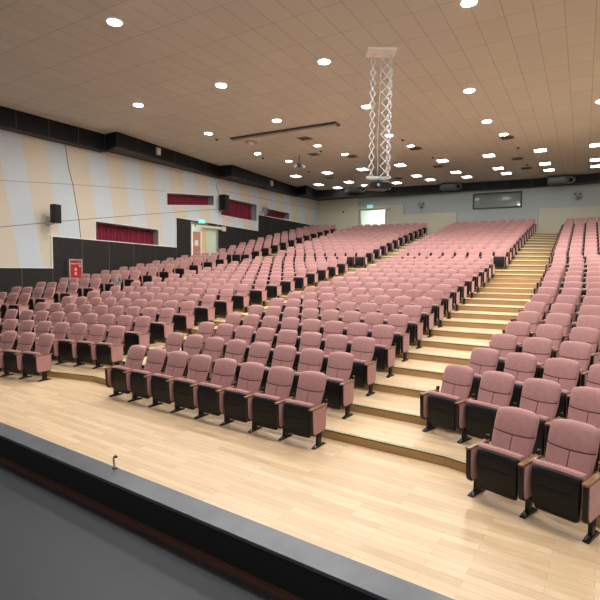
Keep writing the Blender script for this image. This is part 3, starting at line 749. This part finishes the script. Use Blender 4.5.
# round recessed speaker plate with a lamp
r = empty('ceiling_speaker', (-2.35, 23.1, CZ), 0, 'round brown ceiling plate with a small pale centre, left of the first downlights', 'ceiling speaker')
r.location = (-2.35, 22.2, CZ)
f = MB(); f.tube((0, 0, -.03), (0, 0, 0), .30, 'vent', 24); f.build('plate', r)
f = MB(); f.tube((0, 0, -.09), (0, 0, -.03), .09, 'white', 16, .13); f.build('cone', r)
# hanging spotlight cluster
r = empty('hanging_spotlight', (-.12, 24.6, CZ), 0, 'small dark spotlight cluster hanging on a rod under the ceiling beside a downlight', 'spotlight')
f = MB(); f.tube((0, 0, 0), (0, 0, -.42), .018, 'darkgrey', 8); f.build('rod', r)
f = MB(); f.box(-.14, .14, -.10, .10, -.60, -.42, 'darkgrey', .03); f.build('housing', r)
for sx in (-1, 1):
    f = MB(); f.tube((sx*.13, -.05, -.52), (sx*.26, -.14, -.62), .06, 'lightgrey', 12, .08); f.build('spot_head', r)
# small boxes on the soffit face
def on_side(s_, z, off, name, label, cat, mk):
    p = CORNER+d1*s_+inroom(d1)*off; r = empty(name, (p.x, p.y, z), RL, label, cat); mk(r); return r
def mkbox(r):
    f = MB(); f.box(-.12, .12, -.05, .05, -.16, .16, 'lightgrey', .02); f.build('housing', r)
    f = MB(); f.box(-.08, .08, .045*YL, .06*YL, -.11, .11, 'white', .01); f.build('grille', r)
def at_poly(u, z, name, label):
    # place on the soffit face hit by a plan direction
    best = None
    o = Vector((0, 0)); dr = Vector(((u-300)/469.3, 1))
    for i in range(len(poly)-1):
        a = Vector(poly[i]); b = Vector(poly[i+1]); e = b-a; den = dr.x*e.y-dr.y*e.x
        if abs(den) < 1e-6: continue
        t = (a.x*e.y-a.y*e.x)/den; s_ = (a.x*dr.y-a.y*dr.x)/den
        if t > 0 and 0 <= s_ <= 1 and (best is None or t < best[0]): best = (t, dr*t, math.atan2(e.y, e.x))
    t, p, an = best; r = empty(name, (p.x, p.y, z), an, label, 'speaker')
    f = MB(); f.box(-.13, .13, -.10, -.002, -.17, .17, 'lightgrey', .02); f.build('housing', r)
    f = MB(); f.box(-.09, .09, -.11, -.095, -.12, .12, 'white', .01); f.build('grille', r)
at_poly(158.5, 7.96, 'soffit_speaker', 'small pale box on the dark soffit nearer the stage')
at_poly(270, 7.93, 'soffit_speaker', 'small pale box on the dark soffit near the far corner')

# ------------------------------------------------------------------ projector on its scissor hoist
PX = Vector((2.1, 13.0, 0)); UNIT = 13.0/469.3
def pz(v): return 2.385+(269.5+.9-v)*UNIT+.02     # height seen at row v at the projector's distance
r = empty('projector_hoist', (PX.x, PX.y, CZ), 0, 'silver zigzag scissor hoist hanging from the ceiling above the projector', 'hoist')
def X(u): return (u-376)*UNIT
zb_ = pz(180)-CZ
def scissor(u0, u1, y0, y1, n, name='scissor_arm'):
    f = MB(); x0, x1 = X(u0), X(u1); st = -zb_/n; z = zb_
    for i in range(n):
        f.tube((x0, y0, z), (x1, y1, z+st), .014, 'chrome', 6); f.tube((x1, y1+.02, z), (x0, y0+.02, z+st), .014, 'chrome', 6)
        f.tube((x0, y0-.015, z), (x0, y0+.035, z), .018, 'chrome', 6); f.tube((x1, y1-.015, z), (x1, y1+.035, z), .018, 'chrome', 6)
        f.tube(((x0+x1)/2, (y0+y1)/2-.015, z+st/2), ((x0+x1)/2, (y0+y1)/2+.035, z+st/2), .016, 'chrome', 6)
        z += st
    f.build(name, r)
scissor(366.4, 371.2, 0, 0, 12); scissor(376.8, 386, -.14, -.14, 12); scissor(384, 388, .10, .10, 12)
f = MB(); f.path([(X(375.5), 0, zb_), (X(374.5), 0, zb_+1.0), (X(375.5), 0, zb_+2.2), (X(377), 0, 0)], .006, 'lightgrey'); f.build('cable', r)
f = MB(); f.box(X(364), X(388), -.05, .0, zb_-.03, zb_+.02, 'chrome', .006); f.box(X(365), X(386), .14, .18, zb_-.03, zb_+.01, 'chrome', .006); f.box(X(365), X(366.5), -.04, .16, zb_-.025, zb_+.01, 'chrome'); f.box(X(385), X(387), -.04, .16, zb_-.025, zb_+.01, 'chrome'); f.build('carrier_frame', r)
f = MB(); f.ring((X(384), -.08, zb_-.01), .045, .014, 'chrome', 'y', 16, 6); f.tube((X(384), -.09, zb_-.01), (X(384), 0, zb_-.01), .015, 'chrome'); f.build('pulley', r)
f = MB(); f.box(X(362), X(390), -.25, .25, -.06, 0, 'white', .01); f.build('ceiling_plate', r)
r = empty('projector', (PX.x, PX.y, pz(188.5)), radians(12), 'black projector hanging from the silver scissor hoist', 'projector')
f = MB(); f.prism([(-.31, -.05), (-.24, -.095), (.24, -.095), (.31, -.05), (.31, .02), (.20, .085), (-.20, .085), (-.31, .03)], 'y', -.22, .22, 'black'); f.build('body', r)
f = MB(); f.tube((-.10, -.22, -.01), (-.10, -.27, -.01), .055, 'black', 16); f.tube((-.10, -.27, -.01), (-.10, -.275, -.01), .04, 'glass', 16); f.build('lens', r)
f = MB()
for i in range(6): f.box(.05+i*.035, .07+i*.035, -.226, -.218, -.05, .03, 'black')
f.build('vent_slots', r)
f = MB(); f.box(-.07, .07, -.07, .07, .085, .11, 'darkgrey'); f.tube((0, 0, .10), (0, 0, .19), .03, 'darkgrey', 12); f.build('mount', r)
f = MB(); f.path([(.08, 0, .09), (.2, -.05, .15), (.3, -.05, .09), (.36, -.02, -.02), (.33, 0, -.08)], .009, 'lightgrey'); f.build('cable', r)

# ------------------------------------------------------------------ air-conditioning units hung before the back soffit
def ac(u, v, w, h_, y, label, hose=True):
    Y = y; x = (u-300)/469.3*Y; z = 2.385+(271.5-v)/469.3*Y
    r = empty('air_conditioner', (x, Y, z), RB, label, 'air conditioner', 'box units under the back soffit')
    f = MB(); f.box(-w/2, w/2, -.30, .30, -h_/2, h_/2, 'acgrey', .02); f.build('housing', r)
    f = MB()
    for i in range(5): f.box(-w*.42, w*.30, -.312, -.298, -h_*.02+i*h_*.085, h_*.02+i*h_*.085, 'acface')
    f.box(-w*.46, w*.34, -.31, -.30, -h_*.1, -h_*.06, 'acface'); f.build('grille', r)
    f = MB(); f.box(-w*.45, w*.45, -.29, .29, -h_/2-.05, -h_/2+.0, 'darkgrey', .015); f.build('drip_tray', r)
    if hose:
        f = MB(); pts = [(w/2-.02+.30*sin(t_)*1.0 if True else 0, -.1, h_*.15+.0+.18*cos(t_)-.18+.1) for t_ in [i*pi/8 for i in range(9)]]
        f.path(pts, .028, 'acface', 8); f.build('hose', r)
    f = MB()
    for sx in (-w*.4, w*.4): f.tube((sx, 0, h_/2), (sx, 0, CZ-z), .012, 'steel')
    f.build('hanger', r)
ac(352.3, 192.3, 1.25, .36, 34.2, 'grey box unit under the back soffit, left of the projector')
ac(445.5, 188.6, 1.05, .34, 31.8, 'grey box unit with hose under the back soffit, left of the booth window')
ac(553.0, 181.2, 1.15, .38, 28.9, 'grey box unit with hose under the back soffit, above the rightmost aisle')

# ------------------------------------------------------------------ wall fans, loudspeakers, cabinet
def fan(base_loc, rz, label, tilt=0, stand=None, name='wall_fan', out=-1, R=.24):
    r = empty(name, base_loc, rz, label, 'fan')
    f = MB()
    if stand:
        f.tube((0, 0, -stand), (0, 0, -stand+.04), .20, 'grey', 24, .16); f.tube((0, 0, -stand+.04), (0, 0, -.05), .018, 'steel', 10)
    else:
        f.box(-.07, .07, -.03, .03, -.22, -.02, 'lightgrey', .015); f.tube((0, 0, -.08), (0, out*.20, -.03), .025, 'lightgrey', 10)
    f.build('stand' if stand else 'bracket', r)
    y = out*.26 if not stand else -.05
    f = MB(); f.tube((0, y-out*.10, 0), (0, y, 0), .06, 'grey', 16, .075); f.build('motor', r)
    f = MB()
    for i in range(3):
        a = i*2*pi/3+.5; pts = []
        for t_, w_ in ((.03, .02), (R*.4, R*.28), (R*.7, R*.40), (R-.03, R*.25)):
            for s_ in (-1, 1):
                q = a+s_*w_/max(t_, .05); pts.append((t_*cos(q), y+out*(.03+.012*s_), t_*sin(q)))
        f.add(pts, [(0, 1, 3, 2), (2, 3, 5, 4), (4, 5, 7, 6)], 'fanblade')
    f.build('blades', r)
    f = MB(); f.ring((0, y+out*.03, 0), R, .012, 'grey', 'y', 32, 6); f.ring((0, y+out*.07, 0), R*.6, .004, 'lightgrey', 'y', 24, 4); f.tube((0, y+out*.075, 0), (0, y+out*.09, 0), .05, 'lightgrey', 16)
    for i in range(32):
        a = 2*pi*i/32
        f.tube((.05*cos(a), y+out*.08, .05*sin(a)), (R*cos(a), y+out*.03, R*sin(a)), .003, 'lightgrey', 4)
        f.tube((.06*cos(a), y-out*.03, .06*sin(a)), (R*cos(a), y+out*.03, R*sin(a)), .003, 'lightgrey', 4)
    f.build('cage', r)
    return r
p = CORNER+e1*8.03+inroom(e1)*.05; fan((p.x, p.y, 6.95), RB, 'wall fan on the back wall between the back door and the booth window', out=YB)
p = CORNER+e1*17.39+inroom(e1)*.05; fan((p.x, p.y, 7.05), RB, 'wall fan on the back wall at the far right', out=YB)
p = CORNER+d1*7.05+inroom(d1)*.05; fan((p.x, p.y, 6.2), RL, 'wall fan on the side wall between the last two maroon curtains', out=YL, R=.3)
def speaker(s_, z, w, h_, d_, yaw, label, arm=.35):
    p = CORNER+d1*s_+inroom(d1)*.0
    r = empty('loudspeaker', (p.x, p.y, z), RL, label, 'loudspeaker')
    f = MB(); c, s2 = cos(yaw), sin(yaw)
    pts = [(-w/2, d_/2), (w/2, d_/2), (w*.36, -d_/2), (-w*.36, -d_/2)] if YL > 0 else [(-w/2, -d_/2), (w/2, -d_/2), (w*.36, d_/2), (-w*.36, d_/2)]
    pts = [(c*x-s2*y, s2*x+c*y+YL*(arm+d_/2)) for x, y in pts]
    f.prism(pts, 'z', -h_/2, h_/2, 'black'); f.build('cabinet', r)
    g_ = MB(); fx = [Vector((*q, 0)) for q in pts[:2]]; mid = (fx[0]+fx[1])/2; n_ = Vector((-(s2)*YL*-1*-1, c*YL, 0)); n_ = Vector((-s2*YL, c*YL, 0))
    a, b = mid+(fx[0]-mid)*.88, mid+(fx[1]-mid)*.88
    v = [(q.x+n_.x*o_, q.y+n_.y*o_, z_) for q in (a, b) for o_ in (0, .012) for z_ in (-h_*.46, h_*.46)]
    g_.add(v, [(0, 1, 3, 2), (4, 6, 7, 5), (0, 4, 5, 1), (2, 3, 7, 6), (0, 2, 6, 4), (1, 5, 7, 3)], 'black')
    g_.build('grille', r)
    f = MB(); f.box(-.08, .08, 0, .03*YL, -h_*.5-.1, -h_*.1, 'grey', .01); f.tube((0, .02*YL, -h_*.35), (0, arm*YL+.05*YL, -h_*.3), .022, 'grey'); f.tube((0, .02*YL, -h_*.6), (0, arm*YL+.05*YL, -h_*.52), .015, 'grey'); f.box(-.03, .03, arm*YL, (arm+.1)*YL, -h_*.55, -h_*.25, 'grey'); f.build('wall_bracket', r)
    return r
speaker(20.98, 4.50, .34, .74, .28, .25*YL, 'black loudspeaker on a wall bracket above the low window, near the stage', .45)
speaker(10.88, 6.20, .50, .88, .40, .2*YL, 'black loudspeaker at the left end of the tallest maroon curtain', .12)
# fire hose cabinet
p = CORNER+d1*19.95+inroom(d1)*.06
r = empty('fire_hose_cabinet', (p.x, p.y, .99), RL, 'red fire hose cabinet with grey frame against the dark wall panels', 'fire cabinet')
f = MB(); w = .25; dY = YL
f.box(-w-.05, -w, 0, .2*dY, 0, 1.72, 'steel', .006); f.box(w, w+.05, 0, .2*dY, 0, 1.72, 'steel', .006); f.box(-w, w, 0, .2*dY, 1.67, 1.72, 'steel', .006); f.box(-w, w, 0, .2*dY, 1.50, 1.55, 'steel', .006); f.box(-w, w, 0, .2*dY, 0, .05, 'steel', .006); f.build('frame', r)
f = MB(); f.box(-w, w, .02*dY, .17*dY, .05, 1.50, 'red', .006); d_ = f.build('door', r)
f = MB()
for zz in (1.28, 1.10):   # two pale characters on the door
    f.box(-.045, .045, .170*dY, .176*dY, zz+.05, zz+.065, 'paper'); f.box(-.045, .045, .170*dY, .176*dY, zz-.03, zz-.015, 'paper'); f.box(-.008, .008, .170*dY, .176*dY, zz-.05, zz+.07, 'paper'); f.box(-.04, -.026, .170*dY, .176*dY, zz-.05, zz+.03, 'paper'); f.box(.026, .04, .170*dY, .176*dY, zz-.05, zz+.03, 'paper')
f.build('lettering', d_)
f = MB(); f.tube((-.18, .17*dY, 1.43), (-.18, .20*dY, 1.43), .03, 'white', 12); f.build('handle', d_)
f = MB(); f.box(-w, w, .02*dY, .17*dY, 1.55, 1.67, 'red', .006); p2 = f.build('top_panel', r)
f = MB(); f.tube((.16, .17*dY, 1.61), (.16, .20*dY, 1.61), .04, 'red', 16); f.build('alarm_bell', p2); f = MB(); f.tube((-.16, .17*dY, 1.61), (-.16, .19*dY, 1.61), .025, 'pinkboard', 12); f.build('indicator_lamp', p2)
# small wall device by the back door
p = CORNER+e1*2.15+inroom(e1)*.0
r = empty('wall_sensor', (p.x, p.y, 6.78), RB, 'small dark sensor on the beige back wall left of the back door', 'sensor')
f = MB(); f.box(-.07, .07, 0, .05*YB, -.08, .10, 'lightgrey', .01); f.build('plate', r); f = MB(); f.tube((0, .05*YB, -.02), (0, .16*YB, -.05), .06, 'darkgrey', 12); f.build('sensor_head', r)
# standing fan in the side aisle
q = rowpt('W', 9, -13.72, False, -.35)
fan((-6.98, 18.10, 1.87), -.38, 'round grey standing fan among the chairs by the side aisle', name='standing_fan', stand=.86, R=.185)
# bent metal clip on the pit coping
r = empty('metal_clip', (-2.17, 5.42, .004), -.3, 'small bent metal clip standing on the dark coping at the floor edge', 'clip')
f = MB(); f.box(-.03, .03, -.02, .02, 0, .012, 'darkgrey', .003); f.build('base', r)
f = MB(); f.path([(0, 0, .01), (-.012, 0, .06), (-.018, 0, .12), (0, 0, .15), (.022, 0, .165)], .012, 'steel', 8); f.build('bent_arm', r)
f = MB(); f.box(-.012, .03, -.012, .012, .135, .15, 'black'); f.build('jaw', r)
